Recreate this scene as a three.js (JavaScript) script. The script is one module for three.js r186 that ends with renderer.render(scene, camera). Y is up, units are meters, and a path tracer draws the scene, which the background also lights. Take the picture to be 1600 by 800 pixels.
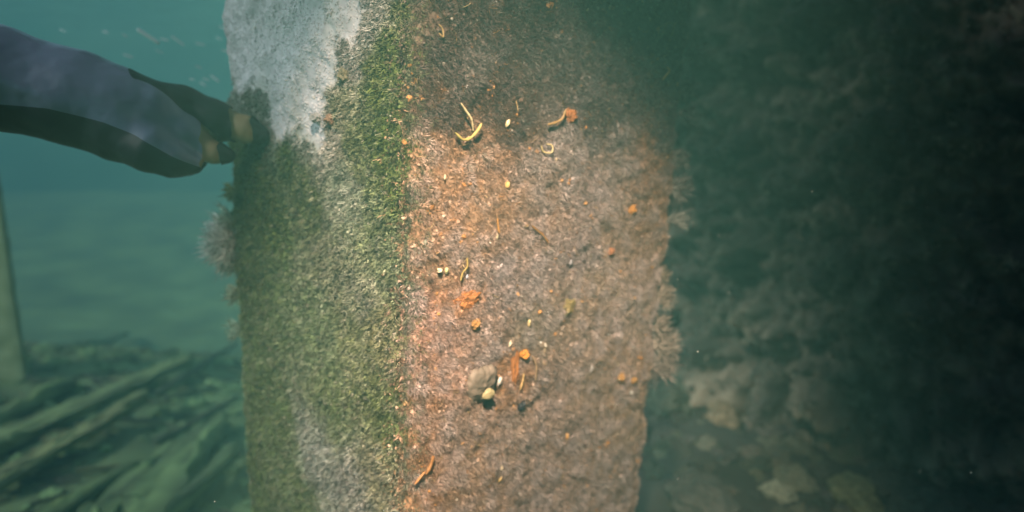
import * as THREE from 'three';
import { MarchingCubes } from 'three/addons/objects/MarchingCubes.js';
import { ImprovedNoise } from 'three/addons/math/ImprovedNoise.js';
import { mergeGeometries } from 'three/addons/utils/BufferGeometryUtils.js';

// ------------------------------------------------------------------ camera, sky, sun, torch, exposure
const V = (x, y, z) => new THREE.Vector3(x, y, z);
const scene = new THREE.Scene();
const CAM = V(0, 1.3, 0);
const camera = new THREE.PerspectiveCamera(42, 2, 0.03, 200);
camera.position.copy(CAM);
camera.rotation.order = 'YXZ';
camera.rotation.set(-0.255, 0, 0.05);
camera.focus = 0.57;
camera.userData.fStop = 3.0;
camera.updateMatrixWorld(true);
scene.add(camera);

const renderer = new THREE.WebGLRenderer();
renderer.toneMapping = THREE.LinearToneMapping;
renderer.toneMappingExposure = 1.8;
renderer.shadowMap.enabled = true;

// overcast daylight above the water: one soft grey-blue sky
{
  const W = 64, H = 32, d = new Float32Array(W * H * 4);
  for (let r = 0; r < H; r++) {
    const e = Math.max(0, Math.sin(((r + 0.5) / H - 0.5) * Math.PI));
    for (let c = 0; c < W; c++) {
      const o = (r * W + c) * 4, k = 0.3 + 1.5 * e;
      d[o] = 0.34 * k; d[o + 1] = 0.34 * k; d[o + 2] = 0.50 * k; d[o + 3] = 1;
    }
  }
  const t = new THREE.DataTexture(d, W, H, THREE.RGBAFormat, THREE.FloatType);
  t.mapping = THREE.EquirectangularReflectionMapping;
  t.magFilter = THREE.LinearFilter; t.minFilter = THREE.LinearFilter; t.needsUpdate = true;
  scene.background = t; scene.environment = t;
}
scene.backgroundIntensity = 1; scene.environmentIntensity = 1;
const sun = new THREE.DirectionalLight(0xfff6ea, 5.0);
sun.position.set(-4.3, 3.2, 2.2).add(CAM);
sun.target.position.copy(CAM);
sun.castShadow = true; sun.shadow.radius = 18;
Object.assign(sun.shadow.camera, { left: -6, right: 6, top: 6, bottom: -6, near: 0.1, far: 20 });
sun.shadow.mapSize.set(2048, 2048);
scene.add(sun, sun.target);
scene.fog = new THREE.FogExp2(new THREE.Color(0.23, 0.80, 0.72), 0.08);   // green, silty water

// ------------------------------------------------------------------ helpers
let seed = 20240611;
const rnd = () => { seed = (seed + 0x6d2b79f5) | 0; let t = Math.imul(seed ^ (seed >>> 15), 1 | seed); t = (t + Math.imul(t ^ (t >>> 7), 61 | t)) ^ t; return ((t ^ (t >>> 14)) >>> 0) / 4294967296; };
const rr = (a, b) => a + (b - a) * rnd();
const NO = new ImprovedNoise();
const n3 = (x, y, z) => NO.noise(x + 71.3, y + 13.7, z + 41.9);
const fbm = (x, y, z, o = 4) => { let s = 0, a = 0.5; for (let i = 0; i < o; i++) { s += a * n3(x, y, z); x = x * 2.03 + 5.1; y = y * 2.03 + 1.7; z = z * 2.03 + 9.2; a *= 0.5; } return s; };
const clamp = THREE.MathUtils.clamp, lerp = THREE.MathUtils.lerp, sstep = THREE.MathUtils.smoothstep;
const F = 400 / Math.tan(THREE.MathUtils.degToRad(21));          // focal length in photograph pixels
const dirOf = (px, py) => V((px - 800) / F, -(py - 400) / F, -1).applyQuaternion(camera.quaternion);
const at = (px, py, depth) => dirOf(px, py).multiplyScalar(depth).add(CAM);
const lin = (hex) => new THREE.Color(hex);
const numbers = new Map();
function numbered(name) { const k = numbers.get(name) ?? 0; numbers.set(name, k + 1); return k ? `${name}_${String(k).padStart(3, '0')}` : name; }
function tag(o, label, category, group, kind) { o.userData.label = label; o.userData.category = category; if (group) o.userData.group = group; if (kind) o.userData.kind = kind; return o; }
function shade(o) { o.traverse((c) => { if (c.isMesh) { c.castShadow = true; c.receiveShadow = true; } }); return o; }
function put(name, geometry, material, parent = scene) {
  const m = new THREE.Mesh(geometry, material);
  m.name = parent === scene ? numbered(name) : name;
  m.castShadow = m.receiveShadow = true; parent.add(m); return m;
}
function base(name, p) { const g = new THREE.Group(); g.name = numbered(name); g.position.copy(p); scene.add(g); return g; }
const mat = (color, roughness = 0.9, extra = {}) => new THREE.MeshStandardMaterial({ color, roughness, side: THREE.DoubleSide, ...extra });
const vmat = (roughness = 0.9, extra = {}) => mat(0xffffff, roughness, { vertexColors: true, ...extra });

// a small tileable-looking grain, in grey, for bump
function grain(size, freq, sd, oct = 4) {
  const d = new Uint8Array(size * size * 4);
  for (let y = 0; y < size; y++) for (let x = 0; x < size; x++) {
    const a = x / size * Math.PI * 2, b = y / size * Math.PI * 2, R = freq / 6.2832;
    const v = clamp(128 + 190 * fbm(Math.cos(a) * R + sd, Math.sin(a) * R + Math.cos(b) * R, Math.sin(b) * R - sd, oct), 0, 255);
    const o = (y * size + x) * 4; d[o] = d[o + 1] = d[o + 2] = v; d[o + 3] = 255;
  }
  const t = new THREE.DataTexture(d, size, size); t.wrapS = t.wrapT = THREE.RepeatWrapping; t.magFilter = THREE.LinearFilter; t.minFilter = THREE.LinearFilter; t.needsUpdate = true; return t;
}

// ------------------------------------------------------------------ the setting: seabed, water surface, rock wall, deck
const floorH = (x, z) => 0.07 * fbm(x * 0.7, 3.1, z * 0.7, 3) + 0.05 * fbm(x * 3, 8.2, z * 3, 4) + 0.42 * sstep(x, -0.1, 0.5) - 0.13 * Math.max(0, -z - 2.0) ** 2 * (1 - 0.9 * sstep(x, 0.2, 1.2)) * (z > -5 ? 1 : (3 / (-z - 2)) ** 2);
{
  const N = 340, warp = (t) => Math.sign(t) * (Math.abs(t) * 3.2 + Math.abs(t) ** 4 * 20), pos = [], col = [], idx = [];
  for (let j = 0; j <= N; j++) for (let i = 0; i <= N; i++) {
    const x = warp(i / N * 2 - 1), z = warp(j / N * 2 - 1) - 2.4, fine = Math.hypot(x, z + 2.4) < 5;
    const y = floorH(x, z) + (fine ? 0.016 * fbm(x * 14, 2, z * 14, 3) : 0);
    pos.push(x, y, z);
    const a = clamp(0.5 + 1.1 * fbm(x * 2.1, 5, z * 2.1, 4), 0, 1), b = clamp(0.5 + 1.3 * fbm(x * 9, 15, z * 9, 3), 0, 1);
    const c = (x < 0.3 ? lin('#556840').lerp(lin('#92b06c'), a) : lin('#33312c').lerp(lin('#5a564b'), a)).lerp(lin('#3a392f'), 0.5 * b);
    col.push(c.r, c.g, c.b);
  }
  for (let j = 0; j < N; j++) for (let i = 0; i < N; i++) { const a = j * (N + 1) + i, b = a + 1, c = a + N + 1, d = c + 1; idx.push(a, c, b, b, c, d); }
  const g = new THREE.BufferGeometry();
  g.setAttribute('position', new THREE.Float32BufferAttribute(pos, 3)); g.setAttribute('color', new THREE.Float32BufferAttribute(col, 3)); g.setIndex(idx); g.computeVertexNormals();
  put('seabed', g, vmat(0.95)).userData.kind = 'structure';
}
{
  const g = new THREE.PlaneGeometry(46, 46, 420, 420); g.rotateX(-Math.PI / 2);
  const p = g.attributes.position;
  for (let i = 0; i < p.count; i++) { const x = p.getX(i), z = p.getZ(i); p.setXYZ(i, x, 1.82 + 0.07 * fbm(x * 0.9, 4, z * 1.6, 3) + 0.05 * fbm(x * 2.4, 9, z * 3.4, 2), z - 2.4); }
  g.computeVertexNormals();
  put('water', g, new THREE.MeshPhysicalMaterial({ color: new THREE.Color(0.46, 0.50, 0.56), transmission: 1, thickness: 0, roughness: 0, ior: 1.33, side: THREE.DoubleSide })).userData.kind = 'structure';
}

// ---- the square pillar: plan found from where its three vertical edges stand
const flat = (v) => new THREE.Vector2(v.x, v.z);
const C0 = flat(at(629, 400, 0.6)), rL = flat(dirOf(368, 400)), rR = flat(dirOf(1040, 400));
const reach = (e, r) => { const den = e.x * r.y - e.y * r.x; return -(C0.x * r.y - C0.y * r.x) / den; };
let best = null;
for (let a = 0.2; a < 1.2; a += 0.002) {
  const eR = new THREE.Vector2(Math.cos(a), -Math.sin(a)), eL = new THREE.Vector2(-Math.sin(a), -Math.cos(a)), sR = reach(eR, rR), sL = reach(eL, rL);
  if (sR > 0 && sL > 0 && sR < 1 && sL < 1 && (!best || Math.abs(sR - sL) < best.d)) best = { d: Math.abs(sR - sL), a, eR, eL, sR, sL };
}
const { eR, eL, sR, sL } = best;
console.log('pillar', JSON.stringify({ a: best.a, sR, sL, C0 }));
const FACE = {
  right: { e: V(eR.x, 0, eR.y), n: V(-eL.x, 0, -eL.y), s: sR },
  left: { e: V(eL.x, 0, eL.y), n: V(-eR.x, 0, -eR.y), s: sL },
};
const O = V(C0.x, 0, C0.y);
const centre = O.clone().addScaledVector(FACE.right.e, sR / 2).addScaledVector(FACE.left.e, sL / 2);
function onFace(face, px, py) {                      // where the sight line of a photograph pixel meets a face
  const f = FACE[face], d = dirOf(px, py), t = O.clone().sub(CAM).dot(f.n) / d.dot(f.n), p = d.multiplyScalar(t).add(CAM);
  return { p, q: p.clone().sub(O).dot(f.e), y: p.y, depth: t };
}
const lumps = (p) => 0.012 * fbm(p.x * 17, p.y * 17, p.z * 17, 3) + 0.0048 * fbm(p.x * 70 + 9, p.y * 60, p.z * 70, 2);
const RC = 0.02;
// a point of the pillar's skin: a = along right face axis 0..sR, b = along left face axis 0..sL, on the sharp outline
function pillarPoint(a, b, y, out) {
  const ca = clamp(a, RC, sR - RC), cb = clamp(b, RC, sL - RC), n = V(0, 0, 0).addScaledVector(FACE.right.e, a - ca).addScaledVector(FACE.left.e, b - cb).normalize();
  const p = O.clone().addScaledVector(FACE.right.e, ca).addScaledVector(FACE.left.e, cb).addScaledVector(n, RC); p.y = y;
  p.addScaledVector(n, lumps(p) * 1);
  out.p = p; out.n = n; return out;
}

// what grows where: colours of the growth on each face, from points of the photograph
const PALE = [185, 187, 190];
const ZONES = {
  left: [
    [375, 20, ...PALE, 1], [420, 60, ...PALE, 1], [480, 30, ...PALE, 1], [545, 30, ...PALE, 1], [595, 5, 163, 164, 156], [385, 120, ...PALE, 1], [440, 110, ...PALE, 1], [500, 100, ...PALE, 1], [550, 90, 164, 165, 156], [395, 170, 163, 165, 152], [440, 190, ...PALE, 1], [490, 180, ...PALE, 1], [520, 215, 154, 154, 140],
    [628, 30, 106, 116, 68], [615, 90, 86, 102, 44], [585, 140, 95, 109, 53], [600, 200, 79, 97, 39], [560, 240, 105, 116, 74], [615, 270, 85, 101, 47], [535, 165, 132, 136, 106],
    [380, 250, 99, 119, 56], [405, 290, 96, 117, 53], [450, 250, 81, 100, 48], [480, 310, 91, 106, 63], [430, 340, 93, 115, 57], [540, 300, 133, 144, 123], [590, 340, 105, 119, 80],
    [380, 400, 109, 130, 82], [430, 450, 106, 128, 82], [390, 550, 107, 130, 84], [430, 640, 98, 120, 73], [390, 740, 97, 119, 73], [460, 760, 106, 126, 84],
    [520, 400, 112, 119, 92], [570, 450, 127, 134, 107], [610, 430, 112, 124, 90], [500, 520, 112, 132, 92], [560, 560, 121, 131, 88], [605, 520, 129, 130, 90], [520, 640, 110, 128, 82], [600, 640, 110, 124, 71], [505, 710, 146, 155, 144], [545, 740, 145, 148, 136], [600, 750, 137, 137, 107],
  ],
  right: [
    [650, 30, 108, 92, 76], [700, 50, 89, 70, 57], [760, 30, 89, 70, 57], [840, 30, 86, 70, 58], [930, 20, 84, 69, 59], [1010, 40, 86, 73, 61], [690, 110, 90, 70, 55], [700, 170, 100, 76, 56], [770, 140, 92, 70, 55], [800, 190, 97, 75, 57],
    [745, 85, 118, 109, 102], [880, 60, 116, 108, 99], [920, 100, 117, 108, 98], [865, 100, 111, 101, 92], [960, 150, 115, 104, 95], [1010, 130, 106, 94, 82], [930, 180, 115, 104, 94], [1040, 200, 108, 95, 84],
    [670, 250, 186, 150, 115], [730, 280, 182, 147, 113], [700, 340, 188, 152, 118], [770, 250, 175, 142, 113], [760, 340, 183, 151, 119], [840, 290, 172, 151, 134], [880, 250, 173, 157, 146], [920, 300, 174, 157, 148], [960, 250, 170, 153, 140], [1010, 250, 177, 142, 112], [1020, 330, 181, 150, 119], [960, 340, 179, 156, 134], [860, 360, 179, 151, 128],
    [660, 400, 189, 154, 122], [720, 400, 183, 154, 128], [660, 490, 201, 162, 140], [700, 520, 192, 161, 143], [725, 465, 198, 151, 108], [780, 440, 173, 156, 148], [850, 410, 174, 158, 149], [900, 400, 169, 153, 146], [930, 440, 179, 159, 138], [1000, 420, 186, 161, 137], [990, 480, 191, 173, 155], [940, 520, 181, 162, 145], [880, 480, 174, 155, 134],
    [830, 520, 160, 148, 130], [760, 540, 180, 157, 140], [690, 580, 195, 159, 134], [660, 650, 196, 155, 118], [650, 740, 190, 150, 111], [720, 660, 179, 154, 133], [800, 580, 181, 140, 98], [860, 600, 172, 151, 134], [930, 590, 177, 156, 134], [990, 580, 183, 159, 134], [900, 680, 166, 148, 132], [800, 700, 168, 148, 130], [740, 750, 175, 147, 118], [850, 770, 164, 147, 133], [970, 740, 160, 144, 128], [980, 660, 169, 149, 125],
  ],
};
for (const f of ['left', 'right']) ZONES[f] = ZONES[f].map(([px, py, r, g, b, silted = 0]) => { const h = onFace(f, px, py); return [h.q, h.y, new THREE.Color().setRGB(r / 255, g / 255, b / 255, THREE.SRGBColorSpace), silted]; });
const tmpC = new THREE.Color();
function growth(face, q, y, out = new THREE.Color()) {           // colour of the growth; .pale says how silted it is
  const wq = q + 0.020 * fbm(q * 26, y * 20, 3, 3) + 0.007 * n3(q * 130, y * 110, 5), wy = y + 0.020 * fbm(q * 26, y * 20, 17, 3) + 0.007 * n3(q * 130, y * 110, 25);
  let w = 0, r = 0, g = 0, b = 0, pale = 0;
  for (const z of ZONES[face]) { const d = (wq - z[0]) ** 2 + (wy - z[1]) ** 2 + 1e-6, k = 1 / (d * d); w += k; r += k * z[2].r; g += k * z[2].g; b += k * z[2].b; pale += k * z[3]; }
  out.setRGB(r / w, g / w, b / w); out.pale = pale / w; return out;
}
const faceOf = (a, b) => (b < a * sL / sR && b < sL * 0.5 || b < 1e-4 ? 'right' : 'left');

const pillarGroup = base('pillar', V(0, 0, 0));
tag(pillarGroup, 'square algae-crusted pillar with a corner towards the viewer, pointed at by the gloved hand', 'pillar');
{
  const rows = [], per = [];
  for (let y = -0.15; y < 0.57; y += 0.03) rows.push(y);
  for (let y = 0.57; y < 1.5; y += 0.0021) rows.push(y);
  for (let y = 1.5; y < 2.02; y += 0.03) rows.push(y);
  const NF = 130, NB = 20;
  for (let i = 0; i < NF; i++) per.push([sR * i / NF, 0]);
  for (let i = 0; i < NB; i++) per.push([sR, sL * i / NB]);
  for (let i = 0; i < NB; i++) per.push([sR * (1 - i / NB), sL]);
  for (let i = 0; i <= NF; i++) per.push([0, sL * (1 - i / NF)]);
  const pos = [], col = [], idx = [], o = {}, c = new THREE.Color(), W = per.length;
  for (const y of rows) for (const [a, b] of per) {
    pillarPoint(a, b, y, o); pos.push(o.p.x, o.p.y, o.p.z);
    const onRight = b <= 1e-6 && a > 0, onLeft = a <= 1e-6;
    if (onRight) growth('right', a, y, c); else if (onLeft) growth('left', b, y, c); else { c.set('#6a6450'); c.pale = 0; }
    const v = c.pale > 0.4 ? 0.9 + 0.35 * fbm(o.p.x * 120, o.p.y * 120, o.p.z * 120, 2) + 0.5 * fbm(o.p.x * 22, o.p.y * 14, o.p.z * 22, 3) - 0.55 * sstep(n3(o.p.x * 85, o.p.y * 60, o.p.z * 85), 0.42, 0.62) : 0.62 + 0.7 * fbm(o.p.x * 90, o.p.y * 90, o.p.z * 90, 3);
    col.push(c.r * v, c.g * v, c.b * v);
  }
  for (let j = 0; j + 1 < rows.length; j++) for (let i = 0; i + 1 < W; i++) { const a = j * W + i, b = a + 1, d = a + W, e = d + 1; idx.push(a, b, d, b, e, d); }
  const g = new THREE.BufferGeometry();
  g.setAttribute('position', new THREE.Float32BufferAttribute(pos, 3)); g.setAttribute('color', new THREE.Float32BufferAttribute(col, 3)); g.setIndex(idx); g.computeVertexNormals();
  put('shaft', g, vmat(0.95), pillarGroup);
}

// ---- turf: fine fronds set all over the faces
function blade(len, w, bend, yaw, lean, seg = 3) {
  const pos = [], nor = [], idx = [], q = new THREE.Quaternion().setFromEuler(new THREE.Euler(0, yaw, 0)), v = V(), nn = V();
  for (let i = 0; i <= seg; i++) {
    const t = i / seg, ang = lean + bend * t, ww = w * (1 - 0.8 * t), x = len * t * Math.sin(ang), y = len * t * Math.cos(ang);
    for (const s of [-1, 1]) { v.set(x, y, s * ww / 2).applyQuaternion(q); pos.push(v.x, v.y, v.z); nn.set(-Math.cos(ang) * 0.6, 0.8, s * 0.4).normalize().applyQuaternion(q); nor.push(nn.x, nn.y, nn.z); }
  }
  for (let i = 0; i < seg; i++) { const a = i * 2; idx.push(a, a + 1, a + 2, a + 1, a + 3, a + 2); }
  const g = new THREE.BufferGeometry();
  g.setAttribute('position', new THREE.Float32BufferAttribute(pos, 3)); g.setAttribute('normal', new THREE.Float32BufferAttribute(nor, 3)); g.setIndex(idx); return g;
}
function tuft(n, lenLo, lenHi, w, spread, bend) {
  const list = [];
  for (let i = 0; i < n; i++) list.push(blade(rr(lenLo, lenHi), w * rr(0.7, 1.4), rr(-bend, bend), rr(0, 6.283), rr(0.1, spread)));
  return mergeGeometries(list);
}
function knob(det = 1, rough = 0.35, flatten = 0.75) {
  const g = new THREE.IcosahedronGeometry(1, det), p = g.attributes.position, k = rr(0, 50), v = V();
  for (let i = 0; i < p.count; i++) { v.fromBufferAttribute(p, i); v.multiplyScalar(1 + rough * fbm(v.x * 1.4 + k, v.y * 1.4, v.z * 1.4, 3) * 2); v.y *= flatten; p.setXYZ(i, v.x, v.y, v.z); }
  g.deleteAttribute('uv'); g.computeVertexNormals(); return g;
}
const fuzz = mat(0xffffff, 0.95);
const UP = V(0, 1, 0);
function turf(name, label, category, geometry, list) {
  const m = new THREE.InstancedMesh(geometry, fuzz, list.length), M = new THREE.Matrix4(), q = new THREE.Quaternion(), q2 = new THREE.Quaternion(), s = V();
  list.forEach((it, i) => {
    q.setFromUnitVectors(UP, it.d); q2.setFromAxisAngle(UP, rr(0, 6.283)); q.multiply(q2);
    M.compose(it.p, q, s.set(it.s * rr(0.8, 1.25), it.s * rr(0.7, 1.4), it.s * rr(0.8, 1.25))); m.setMatrixAt(i, M); m.setColorAt(i, it.c);
  });
  m.name = numbered(name); m.castShadow = m.receiveShadow = true; tag(m, label, category, null, 'stuff'); scene.add(m); return m;
}
{
  const green = [], brown = [], silt = [], granule = [], leftFleck = [], rightFleck = [], o = {}, c = new THREE.Color();
  const N = 330000;
  for (let i = 0; i < N; i++) {
    const k = rnd(), y = rr(0.57, 1.5);
    let a, b, face;
    if (k < 0.47) { a = rnd() * sR; b = 0; face = 'right'; } else if (k < 0.94) { a = 0; b = rnd() * sL; face = 'left'; } else if (k < 0.97) { a = sR; b = rnd() * 0.05; face = 'right'; } else { a = rnd() * 0.05; b = sL; face = 'left'; }
    pillarPoint(a, b, y, o);
    const along = face === 'right' ? a : b, reachOver = 0.012 + 0.022 * fbm(3, y * 28, 4, 3);
    let hue = face;
    if (k < 0.94 && along < 0.03 && rnd() * along < reachOver * (face === 'right' ? 0.32 : 0.12)) hue = face === 'right' ? 'left' : 'right';
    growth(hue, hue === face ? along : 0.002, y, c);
    const clump = fbm(o.p.x * 48, o.p.y * 40, o.p.z * 48, 3), patch = fbm(o.p.x * 110 + 7, o.p.y * 95, o.p.z * 110, 2);
    const pale = c.pale > 0.44 + 0.5 * fbm(o.p.x * 60, o.p.y * 60, 7, 2) + rr(-0.22, 0.22);
    const v = pale ? (0.98 + 0.5 * clump) * rr(0.86, 1.12) : (0.98 + 1.0 * clump + 0.9 * patch) * (face === 'right' ? rr(0.78, 1.22) : rr(0.68, 1.32));
    const d = o.n.clone().add(V(rr(-.6, .6), rr(-.6, .6) - 0.3, rr(-.6, .6))).normalize();
    const s = (face === 'right' ? 0.0046 : 0.0040) * (1 + 1.3 * clump + 0.7 * patch) * rr(0.6, 1.3);
    const it = { p: o.p, d, s: Math.max(s, 0.0013), c: c.clone().multiplyScalar(Math.max(v, 0.22)) };
    const grey = it.c.r * 0.3 + it.c.g * 0.5 + it.c.b * 0.2; it.c.lerp(tmpC.setRGB(grey * 1.06, grey * 0.98, grey * 0.98), face === 'right' ? clamp(0.25 + 1.4 * clump, 0, 0.6) : clamp(0.1 + patch, 0, 0.4));
    if (rnd() < 0.04) it.c.lerp(lin('#b9b4a4'), rr(0.2, 0.7));
    if (face === 'right' && rnd() < 0.02) it.c.lerp(lin('#c98c3c'), rr(0.2, 0.6));
    const fleck = rnd() < (face === 'right' ? 0.08 : 0.24);
    if (pale) { if (rnd() < 0.35) { it.s *= 0.26; granule.push(it); } else if (rnd() < 0.02) { it.s *= 0.6; it.c.multiplyScalar(0.8); silt.push(it); } }
    else if (fleck) { it.s *= 0.27; it.c.multiplyScalar(0.86); it.p.addScaledVector(o.n, rr(0, 0.0018)); (face === 'left' ? leftFleck : rightFleck).push(it); }
    else if (face === 'left') { it.s *= 1.1; green.push(it); }
    else brown.push(it);
  }
  const strands = [], crumbs = [];
  for (let i = 0; i < 5200; i++) {
    const a = rnd() * sR, y = rr(0.6, 1.5), cl = fbm(a * 30, y * 26, 60, 3); pillarPoint(a, 0, y, o);
    const d = o.n.clone().multiplyScalar(0.55).add(V(rr(-.7, .7), rr(-1.1, .3), rr(-.7, .7))).normalize();
    if (i < 1500 && cl > -0.05) strands.push({ p: o.p.clone(), d, s: rr(0.006, 0.014), c: lin('#8e7448').lerp(lin('#b9a477'), rnd()).multiplyScalar(rr(0.5, 1.1)) });
    else if (cl > 0.2) crumbs.push({ p: o.p.clone().addScaledVector(o.n, 0.0015), d: o.n, s: rr(0.0007, 0.0022), c: lin('#a87334').lerp(lin('#b08c60'), rnd()).multiplyScalar(rr(0.5, 1.1)) });
  }
  turf('golden_strands', 'thin golden curled strands hanging over the brown face of the pillar', 'marine growth', mergeGeometries([blade(1, 0.085, 1.9, 0, 0.1, 6), blade(0.7, 0.07, -1.6, 1.7, 0.3, 6)]), strands);
  turf('orange_crumbs', 'tiny orange and ochre crumbs clustered over the brown face of the pillar', 'marine growth', knob(2, 0.5, 0.8), crumbs);
  turf('green_algae_turf', 'green and olive algae fuzz over the left face of the pillar', 'algae', tuft(8, 0.6, 1.5, 0.15, 1.2, 2.0), green);
  turf('green_algae_clumps', 'small olive clumps among the green fuzz on the left face', 'algae', knob(2, 0.5, 0.8), leftFleck);
  turf('brown_growth_clumps', 'small brown and grey clumps among the fuzz on the right face', 'marine growth', knob(2, 0.5, 0.8), rightFleck);
  turf('brown_growth_turf', 'brown, rust and grey fuzzy growth over the right face of the pillar', 'marine growth', tuft(13, 0.5, 1.25, 0.085, 1.4, 1.7), brown);
  turf('pale_silt_crust', 'pale grey grainy crust on the upper left face of the pillar', 'crust', knob(2, 0.3, 0.6), granule);
  turf('silted_fuzz', 'thin grey fuzz poking through the pale crust beside the hand', 'algae', tuft(5, 0.5, 1.1, 0.2, 1.2, 0.8), silt);
}

// ------------------------------------------------------------------ rock wall at the right
const wallLine = new THREE.CatmullRomCurve3([V(-0.7, 0, -3.3), V(-0.1, 0, -2.5), V(0.40, 0, -1.95), V(0.75, 0, -1.56), V(1.12, 0, -1.34), V(1.6, 0, -0.8), V(1.9, 0, 0.5), V(1.9, 0, 2.6)]);
const wallPoint = (u, y) => {
  const p = wallLine.getPoint(u), t = wallLine.getTangent(u), n = V(t.z, 0, -t.x);
  if (n.dot(V(CAM.x - p.x, 0, CAM.z - p.z)) < 0) n.negate();
  p.y = y;
  const big = fbm(p.x * 1.8, y * 1.8, p.z * 1.8, 3), mid = fbm(p.x * 6, y * 7, p.z * 6, 4), fine = fbm(p.x * 26, y * 26, p.z * 26, 3);
  const h = -0.16 * (y - 0.4) + 0.16 * big + 0.17 * (Math.abs(mid) * 2 - 0.3) + 0.06 * fine;
  return { p: p.addScaledVector(n, h), n, mid, fine };
};
{
  const NU = 520, NY = 200, pos = [], col = [], idx = [];
  for (let j = 0; j <= NY; j++) for (let i = 0; i <= NU; i++) {
    const w = wallPoint(i / NU, -0.15 + 2.16 * j / NY); pos.push(w.p.x, w.p.y, w.p.z);
    const c = lin('#46433d').lerp(lin('#a3977f'), clamp(0.45 + 1.2 * w.mid, 0, 1)).lerp(lin('#52533f'), clamp(0.2 + 1.4 * fbm(w.p.x * 4, w.p.y * 4, w.p.z * 4 + 30, 3), 0, 0.8));
    const v = 0.85 + 1.2 * w.fine; col.push(c.r * v, c.g * v, c.b * v);
  }
  for (let j = 0; j < NY; j++) for (let i = 0; i < NU; i++) { const a = j * (NU + 1) + i, b = a + 1, c = a + NU + 1, d = c + 1; idx.push(a, b, c, b, d, c); }
  const g = new THREE.BufferGeometry();
  g.setAttribute('position', new THREE.Float32BufferAttribute(pos, 3)); g.setAttribute('color', new THREE.Float32BufferAttribute(col, 3)); g.setIndex(idx); g.computeVertexNormals();
  tag(put('rock_wall', g, vmat(0.95)), 'dark rough rock wall in shade behind and right of the pillar', 'rock wall');
  const list = [];
  for (let i = 0; i < 22000; i++) {
    const u = rr(0.1, 0.86), w = wallPoint(u, rr(0, 1.9)), c = lin('#4a4940').lerp(lin('#a39c84'), clamp(0.3 + 1.3 * fbm(w.p.x * 9, w.p.y * 9, w.p.z * 9, 3), 0, 1)).multiplyScalar(rr(0.5, 1.3));
    if (rnd() < 0.1) c.lerp(lin('#7a5a44'), 0.5);
    list.push({ p: w.p, d: w.n.clone().add(V(rr(-.5, .5), rr(-.6, .2), rr(-.5, .5))).normalize(), s: rr(0.007, 0.020), c });
  }
  turf('wall_growth', 'dark green and brown tufts covering the shaded rock wall', 'marine growth', tuft(7, 0.5, 1.3, 0.3, 1.2, 1.0), list);
}
// the pier deck overhead, outside the frame, keeps the right side in shade
{
  const d = base('pier_deck', V(0, 2.02, 0)); tag(d, 'dark timber pier deck overhead, carried by the pillar', 'pier deck');
  const m = mat(lin('#3b342b'), 0.9);
  for (let i = 0; i < 44; i++) { const g = new THREE.BoxGeometry(8.1, 0.018, 0.152); g.translate(2.95, 0.06, 2.7 - i * 0.2); put('plank', g, m, d); }
  for (const x of [0.02, 1.6, 3.2]) { const g = new THREE.BoxGeometry(0.18, 0.05, 8.7); g.translate(x + 0.1, 0.025, -1.6); put('beam', g, m, d); }
}
// an added backdrop wall far behind, blocks the sky and darkens the water
{
  const g = new THREE.PlaneGeometry(40, 9, 120, 36), p = g.attributes.position, col = [], pos2 = [];
  for (let i = 0; i < p.count; i++) { const x = p.getX(i), y = p.getY(i); p.setZ(i, 0.35 * fbm(x * 0.5, y * 0.8, 3, 4)); const c = lin('#5a7358').lerp(lin('#74906c'), clamp(0.5 + fbm(x, y, 8, 3), 0, 1)); col.push(c.r, c.g, c.b); }
  const back = g.clone(); back.translate(0, 0, -0.6); g.setAttribute('color', new THREE.Float32BufferAttribute(col, 3)); back.setAttribute('color', g.attributes.color);
  const all = mergeGeometries([g, back]); all.computeVertexNormals();
  const m = put('added_backdrop_wall', all, vmat(0.95)); m.position.set(-9, 1.4, -12.5); m.rotation.y = 0.3; tag(m, 'added green backdrop far off at the upper left, closing off the sky', 'quay wall');
}
// far pillar at the left edge of the picture
{
  const s = 0.5, p0 = at(46, 560, 2.9), g = new THREE.BoxGeometry(s, 1.5, 0.03, 24, 90, 6), p = g.attributes.position, col = [], v = V();
  for (let i = 0; i < p.count; i++) {
    v.fromBufferAttribute(p, i); const c = v.clone(); const k = 0.012;
    const cx = clamp(v.x, -s / 2 + k, s / 2 - k), cz = clamp(v.z, -0.015 + k, 0.015 - k), n = V(v.x - cx, 0, v.z - cz);
    if (n.length() > 1e-6) { n.normalize(); v.x = cx + n.x * k; v.z = cz + n.z * k; v.addScaledVector(n, 0.012 * fbm(c.x * 9, c.y * 9, c.z * 9, 4)); }
    if (c.y > 0.6) v.y += 0.05 * fbm(c.x * 12, 1, c.z * 12, 2);
    p.setXYZ(i, v.x, v.y, v.z);
    const a = lin('#7b8d5a').lerp(lin('#a2b182'), clamp(0.5 + fbm(c.x * 14, c.y * 14, c.z * 14, 3), 0, 1)); col.push(a.r, a.g, a.b);
  }
  g.setAttribute('color', new THREE.Float32BufferAttribute(col, 3)); g.computeVertexNormals(); g.rotateY(-0.1);
  const m = put('far_post', g, vmat(0.95)); m.position.set(p0.x - s / 2, 0.5, p0.z);
  tag(m, 'pale green blurred post standing at the far left under the arm', 'post');
}

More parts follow.
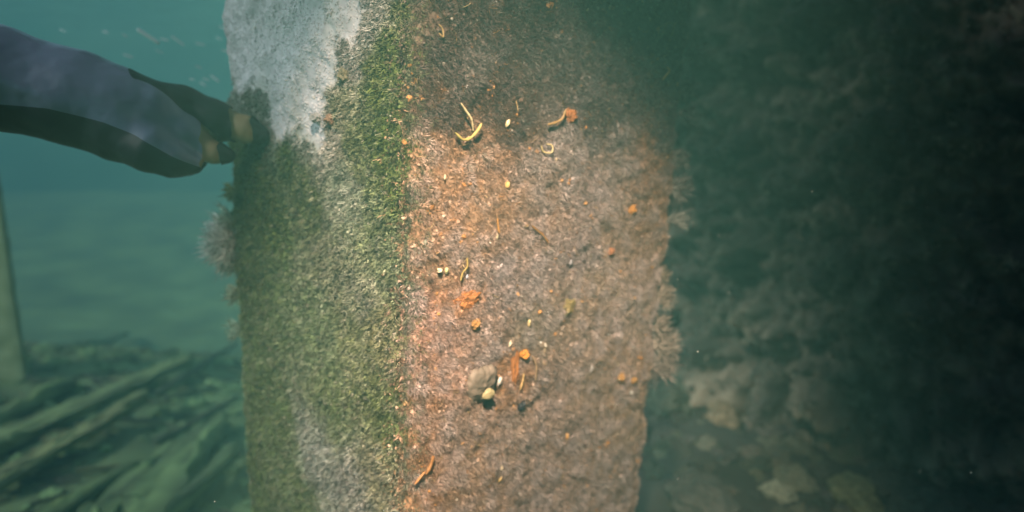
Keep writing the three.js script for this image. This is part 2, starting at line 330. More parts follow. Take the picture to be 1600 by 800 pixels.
// ------------------------------------------------------------------ things lying on the seabed
function floorAt(px, py) { const d = dirOf(px, py); let t = 0.5; for (let i = 0; i < 600; i++) { const p = d.clone().multiplyScalar(t).add(CAM); if (p.y <= floorH(p.x, p.z)) return p; t += 0.01; } return d.multiplyScalar(t).add(CAM); }
function timber(A, B, wa, wb, th, color, board) {
  const L = A.distanceTo(B), g = board ? new THREE.BoxGeometry(1, 1, L, 8, 4, 60) : new THREE.CylinderGeometry(0.5, 0.5, L, 14, 60).rotateX(Math.PI / 2), p = g.attributes.position, col = [], k = rr(0, 40), v = V();
  for (let i = 0; i < p.count; i++) {
    v.fromBufferAttribute(p, i); const t = v.z / L + 0.5, w = lerp(wa, wb, t), e = 0.75 + 0.25 * sstep(Math.min(t, 1 - t), 0, 0.06);
    const n = fbm(v.x * 3 + k, v.y * 3, v.z * 4, 3), f = fbm(v.x * 8 + k, v.y * 8, v.z * 9 + 3, 3); if (Math.abs(v.z) > L * 0.4) v.z += 0.22 * w * 6 * n3(v.x * 4 + k, 3, v.z > 0 ? 1 : 7);
    v.x *= w * e * (1 + 1.1 * n); v.y *= (board ? th : w) * e * (1 + 1.0 * f);
    v.x += 0.05 * w * 6 * n3(k, 2, v.z * 1.2); v.y += 0.03 * n3(k + 9, 2, v.z * 2) + 0.008 * f;
    p.setXYZ(i, v.x, v.y, v.z);
    const c = new THREE.Color(color).lerp(lin('#3a3c2e'), clamp(0.3 + 1.6 * n, 0, 0.8)).multiplyScalar(0.95 + 1.1 * f); col.push(c.r, c.g, c.b);
  }
  g.setAttribute('color', new THREE.Float32BufferAttribute(col, 3)); g.deleteAttribute('uv'); g.computeVertexNormals();
  const dir = B.clone().sub(A).normalize(), M = new THREE.Matrix4(), x = V().crossVectors(UP, dir).normalize(), y = V().crossVectors(dir, x);
  M.makeBasis(x, y, dir); g.applyMatrix4(M); return g;
}
const woodM = vmat(0.9);
const LOGS = [
  // pixels of both ends, widths in metres, lift, colour, board, name, label
  [-60, 745, 300, 585, 0.13, 0.07, 0.05, '#94aa6a', 1, 'sunken_plank', 'long pale plank slanting over the seabed, highest of the bright boards'],
  [-20, 790, 228, 655, 0.07, 0.05, 0.07, '#adb876', 1, 'sunken_plank', 'narrow bright board below the long pale plank on the seabed'],
  [180, 840, 335, 680, 0.19, 0.14, 0.05, '#86a264', 1, 'sunken_plank', 'broad green board rising towards the foot of the pillar'],
  [-40, 590, 200, 535, 0.09, 0.07, 0.03, '#7f985e', 1, 'sunken_plank', 'farthest faint board lying on the seabed at left'],
  [270, 830, 375, 725, 0.06, 0.05, 0.04, '#7a945c', 0, 'sunken_log', 'thin log in the bottom corner against the pillar'],
  [-40, 690, 110, 610, 0.08, 0.06, 0.02, '#7e9858', 0, 'sunken_log', 'mossy log at the left edge above the long pale plank'],
  [250, 640, 372, 560, 0.035, 0.02, 0.08, '#6f7458', 0, 'sunken_branch', 'thin branch leaning beside the pillar above the broad board'],
  [20, 850, 210, 745, 0.06, 0.05, 0.03, '#789257', 0, 'sunken_log', 'low log along the bottom edge under the narrow bright board'],
  [240, 720, 372, 650, 0.03, 0.02, 0.06, '#7a8062', 0, 'sunken_branch', 'thin branch crossing the upper end of the broad board'],
];
for (const [ax, ay, bx, by, wa, wb, lift, color, board, name, label] of LOGS) {
  const A = floorAt(ax, ay), B = floorAt(bx, by), mid = A.clone().lerp(B, 0.5);
  A.y += lift; B.y += lift + (board ? 0.03 : 0.01);
  const m = put(name, timber(A, B, wa, wb, 0.035, lin(color).multiplyScalar(0.95), board), woodM); m.position.set(mid.x, (A.y + B.y) / 2, mid.z);
  tag(m, label, board ? 'plank' : name === 'sunken_log' ? 'log' : 'branch');
}
function stoneGeometry(color, k) {
  const g = new THREE.IcosahedronGeometry(1, 5), p = g.attributes.position, col = [], v = V();
  for (let i = 0; i < p.count; i++) { v.fromBufferAttribute(p, i); const f = fbm(v.x * 4 + k, v.y * 4, v.z * 4, 4); v.multiplyScalar(1 + 0.9 * fbm(v.x * 1.1 + k, v.y * 1.1, v.z * 1.1, 3) + 0.3 * f); p.setXYZ(i, v.x, v.y, v.z); const c = lin(color).multiplyScalar(0.9 + 1.1 * f); col.push(c.r, c.g, c.b); }
  g.deleteAttribute('uv'); g.setAttribute('color', new THREE.Float32BufferAttribute(col, 3)); g.computeVertexNormals(); return g;
}
const STONES = [
  [1128, 648, 26, 17, '#83755a', 'rounded tan stone on the seabed just right of the pillar'],
  [1050, 625, 40, 26, '#5e6250', 'grey green stone between the pillar and the tan stone'],
  [1292, 687, 22, 10, '#8c8064', 'small flat brownish stone at the foot of the rock wall'],
  [1215, 772, 22, 12, '#909880', 'small pale stone on the seabed, left of the yellow green stone'],
  [1330, 775, 38, 16, '#868b62', 'pale yellow green stone, brightest on the seabed at right'],
  [1240, 745, 30, 14, '#7c8068', 'dull green stone just above the small pale stone'],
  [1385, 750, 30, 16, '#5e5a4c', 'dark brownish stone right of the yellow green stone'],
  [1560, 740, 60, 26, '#5c584a', 'large dim stone at the right edge of the seabed'],
  [1090, 770, 50, 20, '#565850', 'low dark stone close by the right side of the pillar base'],
  [1450, 790, 46, 20, '#545246', 'dark stone at the bottom edge, right of the yellow green stone'],
];
const stoneM = vmat(0.95);
STONES.forEach(([px, py, w, h, color, label], i) => {
  const p = floorAt(px, py + h * 0.6), k = p.distanceTo(CAM) / F, m = put('seabed_stone', stoneGeometry(color, i * 7.3), stoneM);
  m.position.copy(p); m.position.y += h * k * 0.5; m.scale.set(w * k, h * k * 1.15, w * k * 0.8); m.rotation.y = rr(0, 6); tag(m, label, 'stone');
});
{
  const list = [];
  for (let i = 0; i < 3500; i++) {
    const x = rr(-3.5, 2.2), z = rr(-5.5, -1.0), y = floorH(x, z) + 0.004;
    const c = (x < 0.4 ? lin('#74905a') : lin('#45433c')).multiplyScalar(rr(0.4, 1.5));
    list.push({ p: V(x, y, z), d: V(rr(-.3, .3), 1, rr(-.3, .3)).normalize(), s: rr(0.006, 0.03) * (rnd() < 0.1 ? 1.6 : 1), c });
  }
  const twigs = [];
  for (let i = 0; i < 900; i++) { const x = rr(-3.2, 0.2), z = rr(-5, -1.2), a = rr(-0.9, 0.5); twigs.push({ p: V(x, floorH(x, z) + 0.012, z), d: V(Math.cos(a), rr(-0.05, 0.12), Math.sin(a)).normalize(), s: rr(0.008, 0.022), c: lin(rnd() < 0.5 ? '#6a6c48' : '#454738').multiplyScalar(rr(0.6, 1.4)) }); }
  turf('seabed_twigs', 'broken twigs and strips of weed littering the seabed at left', 'twigs', new THREE.CylinderGeometry(0.25, 0.4, 9, 6, 3), twigs);
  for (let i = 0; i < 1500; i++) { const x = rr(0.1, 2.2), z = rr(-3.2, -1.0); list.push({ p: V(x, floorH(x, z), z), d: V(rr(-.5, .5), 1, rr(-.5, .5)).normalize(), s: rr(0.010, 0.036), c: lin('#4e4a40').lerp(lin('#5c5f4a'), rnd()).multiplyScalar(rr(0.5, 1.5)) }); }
  turf('seabed_rubble', 'loose pebbles and silted scraps scattered over the seabed', 'rubble', knob(2, 0.7, 0.5), list);
}

// ------------------------------------------------------------------ the diver's arm and hand
{
  const tip = onFace('left', 418, 211), dT = tip.depth - 0.012, mm = (depth) => depth / F;
  const D = (px, near = 0) => dT - (420 - px) * 0.00018 - near;
  const J = (px, py, r, near = 0) => { const d = D(px, near); return { p: at(px, py, d), r: r * mm(d) }; };
  const bones = [], add = (...js) => { for (let i = 0; i + 1 < js.length; i++) bones.push([js[i], js[i + 1]]); };
  const palm = J(228, 186, 60), wrist = J(118, 154, 70);
  add(J(-330, 70, 84), J(-10, 122, 77), wrist, J(180, 174, 66), palm);                                  // forearm and back of the hand
  add(J(225, 172, 44, -0.012), J(282, 172, 33, -0.010), J(335, 190, 29, -0.006), J(384, 203, 20), J(408, 211, 12));   // index finger, stretched out
  add(J(225, 195, 44, 0.006), J(284, 212, 28, 0.010), J(334, 237, 16, 0.012), J(357, 242, 10.5, 0.010));               // middle finger
  add(J(220, 200, 40, -0.03), J(268, 226, 22, -0.045), J(300, 243, 18, -0.045), J(292, 256, 15, -0.038));             // ring finger, bent behind
  add(J(214, 205, 36, -0.045), J(252, 235, 20, -0.062), J(278, 250, 16, -0.062), J(268, 260, 13, -0.054));            // little finger, bent behind
  add(J(196, 205, 48, 0.012), J(238, 232, 34, 0.022), J(272, 250, 23, 0.024), J(304, 258, 12, 0.020));                // thumb, in front and below
  const ba = V(), pa = V();
  function cone(p, A, B) { ba.subVectors(B.p, A.p); pa.subVectors(p, A.p); const h = clamp(pa.dot(ba) / ba.lengthSq(), 0, 1); return pa.addScaledVector(ba, -h).length() - lerp(A.r, B.r, h); }
  const sdf = (p) => { let d = 1; const k = 0.011; for (const [A, B] of bones) { const e = cone(p, A, B), h = clamp(0.5 + 0.5 * (e - d) / k, 0, 1); d = lerp(e, d, h) - k * h * (1 - h); } return d < 0.02 ? d + 0.0026 * n3(p.x * 22 + p.y * 30, p.y * 26, p.z * 22) + 0.0009 * fbm(p.x * 75, p.y * 75, p.z * 75, 2) : d; };
  const box = new THREE.Box3(); for (const b of bones) for (const j of b) box.expandByPoint(j.p.clone().addScalar(j.r + 0.012)).expandByPoint(j.p.clone().addScalar(-j.r - 0.012));
  const size = box.getSize(V()), half = Math.max(size.x, size.y, size.z) / 2, mid = box.getCenter(V());
  const RES = 150, mc = new MarchingCubes(RES, new THREE.MeshBasicMaterial(), false, false, 400000), dist = new Float32Array(RES ** 3);
  const P = V();
  for (let z = 0; z < RES; z++) for (let y = 0; y < RES; y++) for (let x = 0; x < RES; x++) {
    P.set((x / (RES / 2) - 1) * half + mid.x, (y / (RES / 2) - 1) * half + mid.y, (z / (RES / 2) - 1) * half + mid.z);
    dist[z * RES * RES + y * RES + x] = box.containsPoint(P) ? sdf(P) : 0.1;
  }
  function skin(offset) {                                   // triangles of the surface at that distance, as a list of points
    for (let i = 0; i < dist.length; i++) mc.field[i] = offset - dist[i];
    mc.isolation = 0; mc.update();
    const out = [];
    for (let i = 0; i < mc.count; i++) out.push(V(mc.positionArray[i * 3], mc.positionArray[i * 3 + 1], mc.positionArray[i * 3 + 2]).multiplyScalar(half).add(mid));
    return out;
  }
  function split(tris, f) {
    const a = [], b = [];
    for (let i = 0; i < tris.length; i += 3) {
      const t = [tris[i], tris[i + 1], tris[i + 2]], s = t.map(f), pos = [], neg = [];
      for (let k = 0; k < 3; k++) {
        const n = (k + 1) % 3; (s[k] >= 0 ? pos : neg).push(t[k]);
        if ((s[k] >= 0) !== (s[n] >= 0)) { const m = t[k].clone().lerp(t[n], s[k] / (s[k] - s[n])); pos.push(m); neg.push(m); }
      }
      for (const [poly, list] of [[pos, a], [neg, b]]) for (let k = 1; k + 1 < poly.length; k++) list.push(poly[0], poly[k], poly[k + 1]);
    }
    return [a, b];
  }
  const root = base('person', palm.p);
  tag(root, 'gloved arm and hand in grey and black reaching from the left towards the pillar', 'person');
  const grad = (p) => { const e = 0.0012; return V(sdf(P.set(p.x + e, p.y, p.z)) - sdf(P.set(p.x - e, p.y, p.z)), sdf(P.set(p.x, p.y + e, p.z)) - sdf(P.set(p.x, p.y - e, p.z)), sdf(P.set(p.x, p.y, p.z + e)) - sdf(P.set(p.x, p.y, p.z - e))).normalize(); };
  function toMesh(name, tris, material, tint) {
    const pos = [], nor = [], col = [], flip = tris.length && V().crossVectors(tris[1].clone().sub(tris[0]), tris[2].clone().sub(tris[0])).dot(grad(tris[0])) < 0;
    for (let i = 0; i < tris.length; i += 3) for (const k of flip ? [0, 2, 1] : [0, 1, 2]) {
      const p = tris[i + k], n = grad(p); pos.push(p.x - root.position.x, p.y - root.position.y, p.z - root.position.z); nor.push(n.x, n.y, n.z);
      const v = 1 + tint * fbm(p.x * 60, p.y * 60, p.z * 60, 4); col.push(v, v, v);
    }
    const g = new THREE.BufferGeometry(); g.setAttribute('position', new THREE.Float32BufferAttribute(pos, 3)); g.setAttribute('normal', new THREE.Float32BufferAttribute(nor, 3)); g.setAttribute('color', new THREE.Float32BufferAttribute(col, 3));
    return put(name, g, material, root);
  }
  // the arm's own axes: along it, and up across it
  const o2 = at(0, 200, D(0)), ax = at(400, 200, D(400)).sub(o2).normalize(), ay = V(0, 1, 0).addScaledVector(ax, -ax.y).normalize();
  const c2 = (p) => { const d = P.copy(p).sub(o2); return [d.dot(ax), d.dot(ay)]; };
  const curve = (pts) => pts.map(([x, y]) => c2(at(x, y, D(x))));
  const below = (line, byY) => (p) => {                    // > 0 under (or, byY, to the right of) a curve drawn on the sleeve
    const [x, y] = c2(p), i0 = byY ? 1 : 0, u = byY ? y : x, w = byY ? x : y; let k = 0;
    while (k + 2 < line.length && (byY ? u < line[k + 1][i0] : u > line[k + 1][i0])) k++;
    const A = line[k], B = line[k + 1], t = (u - A[i0]) / (B[i0] - A[i0]), v = lerp(A[1 - i0], B[1 - i0], t);
    return byY ? w - v : v - w;
  };
  const seam = below(curve([[-300, 130], [0, 158], [100, 166], [180, 186], [230, 206], [280, 236], [318, 256], [420, 300]]));
  const cuffLine = below(curve([[196, 70], [206, 108], [222, 126], [252, 152], [284, 190], [308, 222], [330, 236], [360, 262]]), true);
  const right = (x) => { const v = c2(at(x, 210, D(x)))[0]; return (p) => c2(p)[0] - v + 0.004 * n3(p.x * 60, p.y * 90, p.z * 60); };
  const bare1 = right(364), bare1end = right(394), bare2 = right(318), bare2end = right(344);
  const nearMid = (p) => { let i = 1, m = 1; for (let k = 4; k < 8; k++) i = Math.min(i, cone(p, ...bones[k])); for (let k = 8; k < 11; k++) m = Math.min(m, cone(p, ...bones[k])); return i - m; };
  toMesh('body', skin(-0.0003), vmat(0.6, { color: lin('#857551') }), 0.4);
  const grey = new THREE.MeshPhysicalMaterial({ color: lin('#646d86'), vertexColors: true, roughness: 0.42, clearcoat: 1, clearcoatRoughness: 0.28, side: THREE.DoubleSide }), black = vmat(0.5, { color: lin('#14181c') });
  let rest = skin(0.0013), lower, index, middle, tips;
  [lower, rest] = split(rest, seam);
  toMesh('suit_underside', lower, black, 0.5);
  [index, rest] = split(rest, (p) => Math.min(cuffLine(p), -nearMid(p) + 0.0005));
  [tips, index] = split(index, bare1);
  toMesh('glove_finger', index, black, 0.5);
  toMesh('finger_cap', split(tips, bare1end)[0], black, 0.3);
  [middle, rest] = split(rest, bare2);
  toMesh('finger_cap', split(middle, bare2end)[0], black, 0.3);
  toMesh('suit_sleeve', rest, grey, 0.14);
}

// ------------------------------------------------------------------ single growths on the pillar
function bushGeometry(n, len, w, spread, color, droop = 0.3, fork = 3) {
  const list = [], q = new THREE.Quaternion();
  for (let i = 0; i < n; i++) {
    const az = rr(0, 6.283), tilt = spread * Math.sqrt(rnd()), d = V(Math.sin(tilt) * Math.cos(az), Math.cos(tilt), Math.sin(tilt) * Math.sin(az)), L = len * rr(0.45, 1.05);
    const b = blade(L, w * rr(0.8, 1.4), rr(-1.3, 1.3), rr(0, 6.283), 0.05, 5); q.setFromUnitVectors(UP, d); b.applyQuaternion(q); list.push(b);
    for (let k = 0; k < fork; k++) { const t = rr(0.35, 0.95), f = blade(L * rr(0.2, 0.4), w * 0.9, rr(-.6, .6), rr(0, 6.283), rr(0.3, 0.9), 3); f.applyQuaternion(q); f.translate(d.x * L * t, d.y * L * t, d.z * L * t); list.push(f); }
  }
  const g = mergeGeometries(list), p = g.attributes.position, col = [];
  for (let i = 0; i < p.count; i++) { const v = 0.85 + 0.9 * n3(p.getX(i) * 200, p.getY(i) * 200, p.getZ(i) * 200); const c = lin(color); col.push(c.r * v, c.g * v, c.b * v); }
  g.setAttribute('color', new THREE.Float32BufferAttribute(col, 3)); return g;
}
const bushM = vmat(0.95);
const px2m = (d) => d / F;
const EDGE = { R: () => O.clone().addScaledVector(FACE.right.e, sR), L: () => O.clone().addScaledVector(FACE.left.e, sL) };
function edgeAt(which, py) {                                // the point of a far vertical edge seen at that height of the photograph
  const e = EDGE[which](); let lo = 0.3, hi = 2;
  for (let i = 0; i < 40; i++) { e.y = (lo + hi) / 2; const c = e.clone().project(camera); if ((1 - c.y) * 400 > py) lo = e.y; else hi = e.y; }
  return e.clone();
}
camera.updateProjectionMatrix();
const BUSHES = [
  // edge, y pixel, length px, count, spread, colour, label, outward lift
  ['L', 378, 50, 200, 0.95, '#e6e9e2', 'large pale feathery tuft sticking out from the left edge of the pillar'],
  ['L', 345, 34, 40, 0.8, '#a9b59c', 'small pale tuft just above the large feathery tuft on the left edge'],
  ['L', 300, 22, 30, 0.9, '#7f8a55', 'short olive tuft on the left edge below the pointing hand'],
  ['L', 412, 30, 36, 0.8, '#a4b3a0', 'pale tuft right under the large feathery tuft on the left edge'],
  ['L', 458, 26, 34, 0.8, '#93a58e', 'middle pale tuft on the lower left edge of the pillar'],
  ['L', 515, 26, 34, 0.8, '#8fa893', 'lowest pale tuft on the left edge of the pillar'],
  ['R', 462, 26, 90, 0.9, '#a79b8a', 'dense rounded grey tuft on the right edge of the pillar'],
  ['R', 512, 30, 40, 0.7, '#a89c8c', 'upper of three bushy sprigs low on the right edge'],
  ['R', 540, 42, 60, 0.5, '#aa9f90', 'longest of three bushy sprigs low on the right edge'],
  ['R', 572, 40, 60, 0.6, '#a0968a', 'lowest of three bushy sprigs on the right edge'],
  ['R', 428, 16, 40, 0.9, '#988c78', 'short tuft above the rounded grey tuft on the right edge'],
  ['R', 345, 44, 9, 0.35, '#8b8a80', 'thin wispy strands standing out from the right edge'],
  ['R', 295, 34, 60, 0.7, '#84827a', 'grey plume on the right edge above the wispy strands'],
  ['R', 250, 24, 46, 0.8, '#7c7970', 'soft brown grey tuft on the right edge above the plume'],
  ['R', 178, 40, 14, 0.4, '#7a7870', 'sparse grey strands near the top of the right edge'],
  ['R', 140, 28, 50, 0.8, '#7b7468', 'dim tuft on the upper right edge under the topmost one'],
  ['R', 85, 44, 18, 0.5, '#6a665c', 'topmost dim strands on the right edge of the pillar'],
];
for (const [which, py, lenPx, n, spread, color, label] of BUSHES) {
  const p = edgeAt(which, py), depth = -p.clone().applyMatrix4(camera.matrixWorldInverse).z, k = px2m(depth);
  const out = (which === 'R' ? FACE.right.e.clone().add(FACE.right.n.clone().multiplyScalar(0.25)) : FACE.left.e.clone().multiplyScalar(0.35).add(FACE.left.n)).normalize();
  out.y -= 0.05;
  const m = put('hydroid_tuft', bushGeometry(Math.round(n * 3.4), lenPx * k * 1.1, which === 'L' ? 0.0012 : 0.0009, spread * 1.1, color, 0.3, 6), bushM);
  m.position.copy(p).addScaledVector(out, -0.006); m.quaternion.setFromUnitVectors(UP, out.normalize()); tag(m, label, 'marine growth');
}
function surf(px, py, face = 'right') { const h = onFace(face, px, py), f = FACE[face]; const l = lumps(h.p); return { p: h.p.clone().addScaledVector(f.n, Math.max(l, 0) + 0.003), n: f.n, e: f.e, k: h.depth / F }; }
function tube(name, label, category, pts, r, color, proud = 0.004) {
  const c = new THREE.CatmullRomCurve3(pts.map(([x, y, up = 0]) => { const s = surf(x, y); return s.p.addScaledVector(s.n, proud + up); }));
  const k = surf(pts[0][0], pts[0][1]).k, mid = c.getPoint(0.5), g = new THREE.TubeGeometry(c, 24, r * k * 0.68, 8), p = g.attributes.position; 
  for (let i = 0; i < p.count; i++) { const t = Math.floor(i / 9) / 24, q = c.getPoint(t), s = 1 + 0.5 * n3(t * 9, r, pts[0][0]) - 0.5 * Math.max(0, Math.abs(t - 0.5) - 0.4) * 10; p.setXYZ(i, q.x + (p.getX(i) - q.x) * s - mid.x, q.y + (p.getY(i) - q.y) * s - mid.y, q.z + (p.getZ(i) - q.z) * s - mid.z); }
  g.deleteAttribute('uv'); g.computeVertexNormals();
  const m = put(name, g, mat(lin(color).multiplyScalar(0.5), 0.6)); m.position.copy(mid); return tag(m, label, category);
}
tube('worm_tube', 'cream worm tube hanging straight, left of the curled one, on the upper brown face', 'worm tube', [[712, 160], [720, 172], [727, 185, 0.002], [732, 203]], 2.6, '#d9c99a');
tube('worm_tube', 'hooked yellow worm tube with a pale tip on the upper brown face', 'worm tube', [[704, 206], [716, 217], [728, 214], [736, 202, 0.003], [741, 191, 0.004]], 3.6, '#c2b266');
tube('worm_tube', 'bent ochre worm tube beside the orange sponge on the upper brown face', 'worm tube', [[848, 194], [860, 191], [869, 184, 0.002], [873, 170, 0.003]], 3.4, '#b3925a');
tube('worm_tube', 'small curled ring of worm tube below the hooked yellow one, mid brown face', 'worm tube', [[838, 226], [842, 236], [850, 236, 0.003], [852, 226, 0.003], [846, 224]], 2.2, '#d2c08a');
tube('worm_tube', 'curled yellow brown worm tube at the top left of the brown face', 'worm tube', [[678, 38], [684, 46], [683, 58], [676, 52]], 2.2, '#a58d5c');
tube('worm_tube', 'curved yellow worm tube above the pair of cream chips', 'worm tube', [[713, 436], [716, 424], [722, 414], [723, 400]], 2.4, '#bfa860');
tube('worm_tube', 'long ochre worm tube slanting over the middle of the brown face', 'worm tube', [[822, 350], [832, 358], [842, 366], [850, 378]], 2.4, '#c39252');
tube('worm_tube', 'short upright orange worm tube over the yellow white fleck', 'worm tube', [[768, 338], [770, 350], [772, 362]], 2.4, '#d09a54');
tube('worm_tube', 'thin dull worm tube near the top right of the brown face', 'worm tube', [[1022, 60], [1036, 36], [1044, 40], [1040, 58]], 1.8, '#8f7c55');
tube('worm_tube', 'yellow curled worm tube at the upper right of the brown face', 'worm tube', [[1028, 124], [1033, 118], [1037, 110], [1034, 104]], 2.6, '#b79a58');
tube('worm_tube', 'lower left orange streak of worm tube near the bottom corner', 'worm tube', [[642, 752], [650, 742], [658, 732]], 3.2, '#d09350');
tube('worm_tube', 'upper right orange streak of worm tube near the bottom corner', 'worm tube', [[660, 736], [667, 722], [671, 708]], 4, '#c88f52');
tube('worm_tube', 'pale worm tube running beside the orange sponge strip', 'worm tube', [[812, 580], [810, 592], [806, 606]], 2.6, '#dcb878');
tube('worm_tube', 'thin cream worm tube right of the orange sponge strip', 'worm tube', [[824, 552], [829, 566], [830, 592]], 1.8, '#d4b48c');

function lump(name, label, category, px, py, w, h, d, color, rough = 0.4, face = 'right', turn = 0, roughness = 0.8, detail = 5, tone = 0.48) {
  const s = surf(px, py, face), g = knob(detail, rough, 1), p = g.attributes.position, col = [], k = rr(0, 30), c = lin(color).multiplyScalar(tone), v3 = V();
  for (let i = 0; i < p.count; i++) {
    const x = p.getX(i), y = p.getY(i), z = p.getZ(i), f = fbm(x * 5 + k, y * 5, z * 5, 3), v = 1 + 1.3 * f;
    col.push(c.r * v, c.g * v, c.b * v); v3.set(x, y, z).multiplyScalar(1 + 0.35 * f); p.setXYZ(i, v3.x, v3.y, v3.z);
  }
  g.setAttribute('color', new THREE.Float32BufferAttribute(col, 3)); g.computeVertexNormals();
  g.scale(w * 0.44 * s.k, h * 0.44 * s.k, d * 0.5 * s.k); g.rotateZ(turn);
  const m = put(name, g, vmat(roughness)); m.position.copy(s.p);
  m.quaternion.setFromRotationMatrix(new THREE.Matrix4().makeBasis(s.e.clone().normalize().multiplyScalar(face === 'left' ? -1 : 1), UP, s.n)); return tag(m, label, category);
}
lump('orange_sponge', 'bright yellow orange sponge knob at the top of the orange strip', 'sponge', 815, 552, 19, 18, 18, '#e8a03a');
lump('orange_sponge', 'orange sponge strip running down beside the round shell', 'sponge', 801, 580, 16, 64, 12, '#b97838', 0.6);
lump('orange_sponge', 'flat orange sponge patch above the round shell', 'sponge', 727, 466, 42, 28, 14, '#cc8644', 0.7);
lump('orange_sponge', 'orange sponge beside the bent ochre tube on the upper brown face', 'sponge', 888, 181, 24, 24, 16, '#b8783e', 0.5);
lump('orange_sponge', 'small orange sponge near the right edge of the brown face', 'sponge', 983, 326, 12, 15, 12, '#d99a48', 0.4);
lump('orange_sponge', 'left of two small ochre sponges low on the right side', 'sponge', 966, 588, 12, 15, 12, '#cc9a50', 0.4);
lump('orange_sponge', 'right of two small ochre sponges low on the right side', 'sponge', 982, 591, 11, 12, 12, '#c89850', 0.4);
lump('orange_sponge', 'tiny orange sponge right of the middle of the brown face', 'sponge', 952, 392, 10, 14, 10, '#b87c50', 0.4);
lump('orange_sponge', 'small ochre sponge with a pale fleck, below the flat orange patch', 'sponge', 741, 505, 16, 18, 12, '#c99650', 0.5);
lump('olive_sponge', 'faint olive yellow sponge right of the middle of the brown face', 'sponge', 885, 480, 24, 28, 10, '#a3925a', 0.6);
lump('painted_hole', 'dark lump painted as a shaded hole below the orange sponge strip', 'painted_hole', 812, 632, 11, 20, 12, '#26272f', 0.15, 'right', -0.6, 0.4);  // dark lump drawn in place of a shaded hole in the growth
lump('growth_lump', 'small brown lump on the pale crust of the left face', 'marine growth', 541, 118, 22, 22, 14, '#8a8466', 0.5, 'left');
lump('growth_lump', 'rusty lump at the lower border of the pale crust', 'marine growth', 522, 186, 20, 18, 14, '#a07e62', 0.5, 'left');
lump('growth_lump', 'white silted lump beside the rusty lump on the pale crust', 'marine growth', 497, 184, 26, 16, 14, '#b9b9b4', 0.5, 'left');
// round shell with an encrusting barnacle
{
  const s = surf(747, 596), r = 31 * s.k, root = base('round_shell', s.p.clone().addScaledVector(s.n, -0.003));
  tag(root, 'round olive grey shell with a cream barnacle, low on the brown face', 'shell');
  root.quaternion.setFromRotationMatrix(new THREE.Matrix4().makeBasis(s.e.clone(), UP, s.n));
  const pts = []; for (let i = 0; i <= 14; i++) { const t = i / 14; pts.push(new THREE.Vector2(r * t + 1e-5, 0.0085 * Math.sqrt(Math.max(0, 1 - t ** 2.4)))); }
  pts.push(new THREE.Vector2(r * 0.96, -0.002));
  const g = new THREE.LatheGeometry(pts, 48); const p = g.attributes.position, col = [], c0 = lin('#4c473a'), c1 = lin('#86796a');
  for (let i = 0; i < p.count; i++) {
    const x = p.getX(i), y = p.getY(i), z = p.getZ(i), a = Math.atan2(z, x), q = Math.hypot(x, z) / r, f = 1 + 0.05 * Math.sin(a * 17) * q + 0.22 * n3(Math.cos(a) * 1.5, Math.sin(a) * 1.5, 4) * q;
    p.setXYZ(i, x * f, y + 0.003 * fbm(x * 160, z * 160, 2, 3), z * f * 1.06);
    const c = c0.clone().lerp(c1, clamp(0.5 + 0.9 * fbm(x * 130, z * 130, q * 5, 3), 0, 1)); col.push(c.r, c.g, c.b);
  }
  g.setAttribute('color', new THREE.Float32BufferAttribute(col, 3)); g.deleteAttribute('uv'); g.rotateX(Math.PI / 2); g.translate(0, 0, 0.004); g.computeVertexNormals();
  const sh = put('shell_dome', g, vmat(0.7), root); sh.rotation.x = 0.22;
  const b = knob(4, 0.2, 1); b.scale(12 * s.k, 9 * s.k, 5 * s.k); const bm = put('barnacle', b, mat(lin('#9a8f68'), 0.6), root); bm.position.set(6 * s.k, -16 * s.k, 0.013);
}
const CHIPS = [
  [684, 421, 10, 9, '#e8dfb8', 'left of the pair of cream chips on the mid brown face'], [695, 421, 7, 11, '#e6dda0', 'right of the pair of cream chips on the mid brown face'],
  [778, 594, 7, 17, '#efe6d6', 'upright white chip at the right rim of the round shell'], [920, 573, 4, 12, '#f0eee8', 'lone white sliver right of the orange sponge strip'],
  [772, 369, 5, 9, '#ece2b4', 'pale chip under the short upright orange tube'], [852, 363, 4, 9, '#e8e2d2', 'white sliver at the end of the long ochre tube'],
  [824, 503, 5, 14, '#e6cf94', 'cream sliver in the middle, above the orange knob'], [794, 536, 4, 12, '#efe0c0', 'thin white sliver just above the orange sponge strip'],
  [849, 538, 4, 11, '#e6dcc6', 'thin white sliver up right of the orange knob'], [981, 611, 5, 9, '#dddcd2', 'white chip under the two small ochre sponges'],
  [790, 192, 7, 14, '#e2cfa0', 'cream chip between the hooked tube and the bent tube'], [778, 727, 5, 12, '#e4d4b2', 'white sliver low on the brown face near the bottom'],
  [777, 745, 4, 12, '#d9b878', 'ochre sliver below the lowest white sliver'], [883, 680, 5, 13, '#cfa060', 'ochre sliver low on the right half of the brown face'],
  [692, 276, 4, 10, '#e6d6b2', 'small pale sliver at the upper left of the brown face'], [790, 288, 8, 11, '#d8b470', 'ochre yellow chip above the middle of the brown face'],
  [863, 250, 4, 9, '#e0cc9c', 'pale sliver below the curled ring of worm tube'], [740, 510, 4, 10, '#eedfba', 'pale sliver on the small ochre sponge'],
  [605, 425, 4, 12, '#c9c7a4', 'pale sliver on the green face close to the corner', 'left'], [552, 612, 3.5, 13, '#b9c07c', 'yellow green sliver low on the green face', 'left'],
  [888, 408, 5, 10, '#c9c6cc', 'bluish white chip in the grey patch of the brown face'], [727, 431, 5, 10, '#cfcdd2', 'bluish white chip right of the curved yellow tube'],
];
for (const [px, py, w, h, color, label, face] of CHIPS) lump('shell_chip', label, 'shell chip', px, py, w * 1.05, h, w, color, 0.5, face ?? 'right', rr(-0.5, 0.4), 0.4, 1, 0.66);

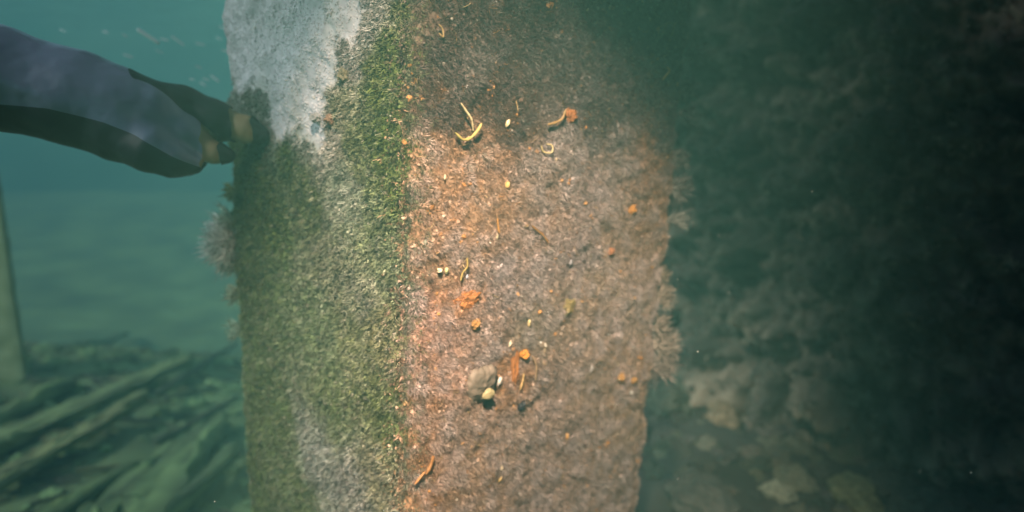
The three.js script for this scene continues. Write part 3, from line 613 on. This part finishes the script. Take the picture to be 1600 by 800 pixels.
// ------------------------------------------------------------------ painted surface glints at the upper left, and silt in the water
{
  const glintSliver = (len, w, kx) => { const g = new THREE.CapsuleGeometry(w / 2, len, 3, 7), p = g.attributes.position; g.rotateZ(Math.PI / 2); for (let i = 0; i < p.count; i++) p.setY(i, p.getY(i) + 0.1 * len * n3(p.getX(i) / len * 2, kx, 1)); g.deleteAttribute('uv'); g.computeVertexNormals(); return g; };
  const M = mat(lin('#eef6f8'), 0.3);  // near-white colour stands in for glints off the water surface
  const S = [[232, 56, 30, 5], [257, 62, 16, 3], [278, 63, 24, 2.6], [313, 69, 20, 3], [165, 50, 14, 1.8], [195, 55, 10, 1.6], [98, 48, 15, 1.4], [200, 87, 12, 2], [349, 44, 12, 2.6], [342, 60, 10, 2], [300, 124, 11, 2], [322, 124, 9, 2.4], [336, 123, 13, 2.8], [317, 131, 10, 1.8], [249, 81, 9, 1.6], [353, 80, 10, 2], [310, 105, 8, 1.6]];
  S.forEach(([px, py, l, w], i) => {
    const d = 1.15 + 0.05 * (i % 5), m = put('glint_speck', glintSliver(l * rr(0.6, 1.1) * d / F, w * rr(0.6, 1.05) * d / F, i), M); m.position.copy(at(px, py, d)); m.rotation.set(0, rr(-0.3, 0.3), -0.42 + rr(-0.25, 0.2));
    const where = i === 0 ? ['brightest long white sliver painted as a surface glint above the arm'] : i < 4 ? ['white sliver painted as a glint, in the row right of the brightest one', 'painted glints in a row above the arm'] : [10, 11, 12, 13].includes(i) ? ['white sliver painted as a glint in the low cluster above the fingers', 'cluster of painted glints above the fingers'] : ['faint white sliver painted as a glint above the arm', 'faint painted glints above the arm'];
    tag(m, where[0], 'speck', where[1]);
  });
  const list = [];
  for (let i = 0; i < 380; i++) { const d = rr(0.6, 3), p = at(rr(-300, 1900), rr(-100, 900), d); list.push({ p, d: V(rr(-1, 1), rr(-1, 1), rr(-1, 1)).normalize(), s: rr(0.0003, 0.0009), c: lin('#c8ccc0').multiplyScalar(rr(0.4, 1)) }); }
  turf('suspended_silt', 'fine silt specks hanging in the water', 'silt', knob(1, 0.3, 1), list);
}

// ------------------------------------------------------------------ the dive torch beside the camera, outside the frame
{
  const pos = V(-0.05, 1.73, 0.0), target = onFace('right', 795, 640).p, root = base('dive_torch', pos);
  tag(root, 'black dive torch held beside the camera and aimed at the brown face', 'torch');
  root.quaternion.setFromUnitVectors(V(0, 0, 1), target.clone().sub(pos).normalize());
  const black = mat(lin('#17181a'), 0.5);
  put('torch_body', new THREE.CylinderGeometry(0.017, 0.017, 0.12, 24).rotateX(Math.PI / 2).translate(0, 0, -0.09), black, root);
  put('torch_head', new THREE.LatheGeometry([[0.017, -0.03], [0.026, -0.01], [0.028, 0.012], [0.025, 0.012], [0.023, 0.0]].map(([x, y]) => new THREE.Vector2(x, y)), 28).rotateX(Math.PI / 2), black, root);
  put('lamp', new THREE.CircleGeometry(0.022, 24).translate(0, 0, 0.001), new THREE.MeshStandardMaterial({ color: 0xffffff, emissive: lin('#ffe2b8'), emissiveIntensity: 4 }), root);
  const L = new THREE.SpotLight(0xffe0c8, 7.4, 0, 0.46, 1, 2); L.position.copy(pos).add(target.clone().sub(pos).normalize().multiplyScalar(0.014));
  L.target.position.copy(target); L.castShadow = true; L.shadow.radius = 1; L.shadow.camera.near = 0.01; scene.add(L, L.target);
}
renderer.render(scene, camera);
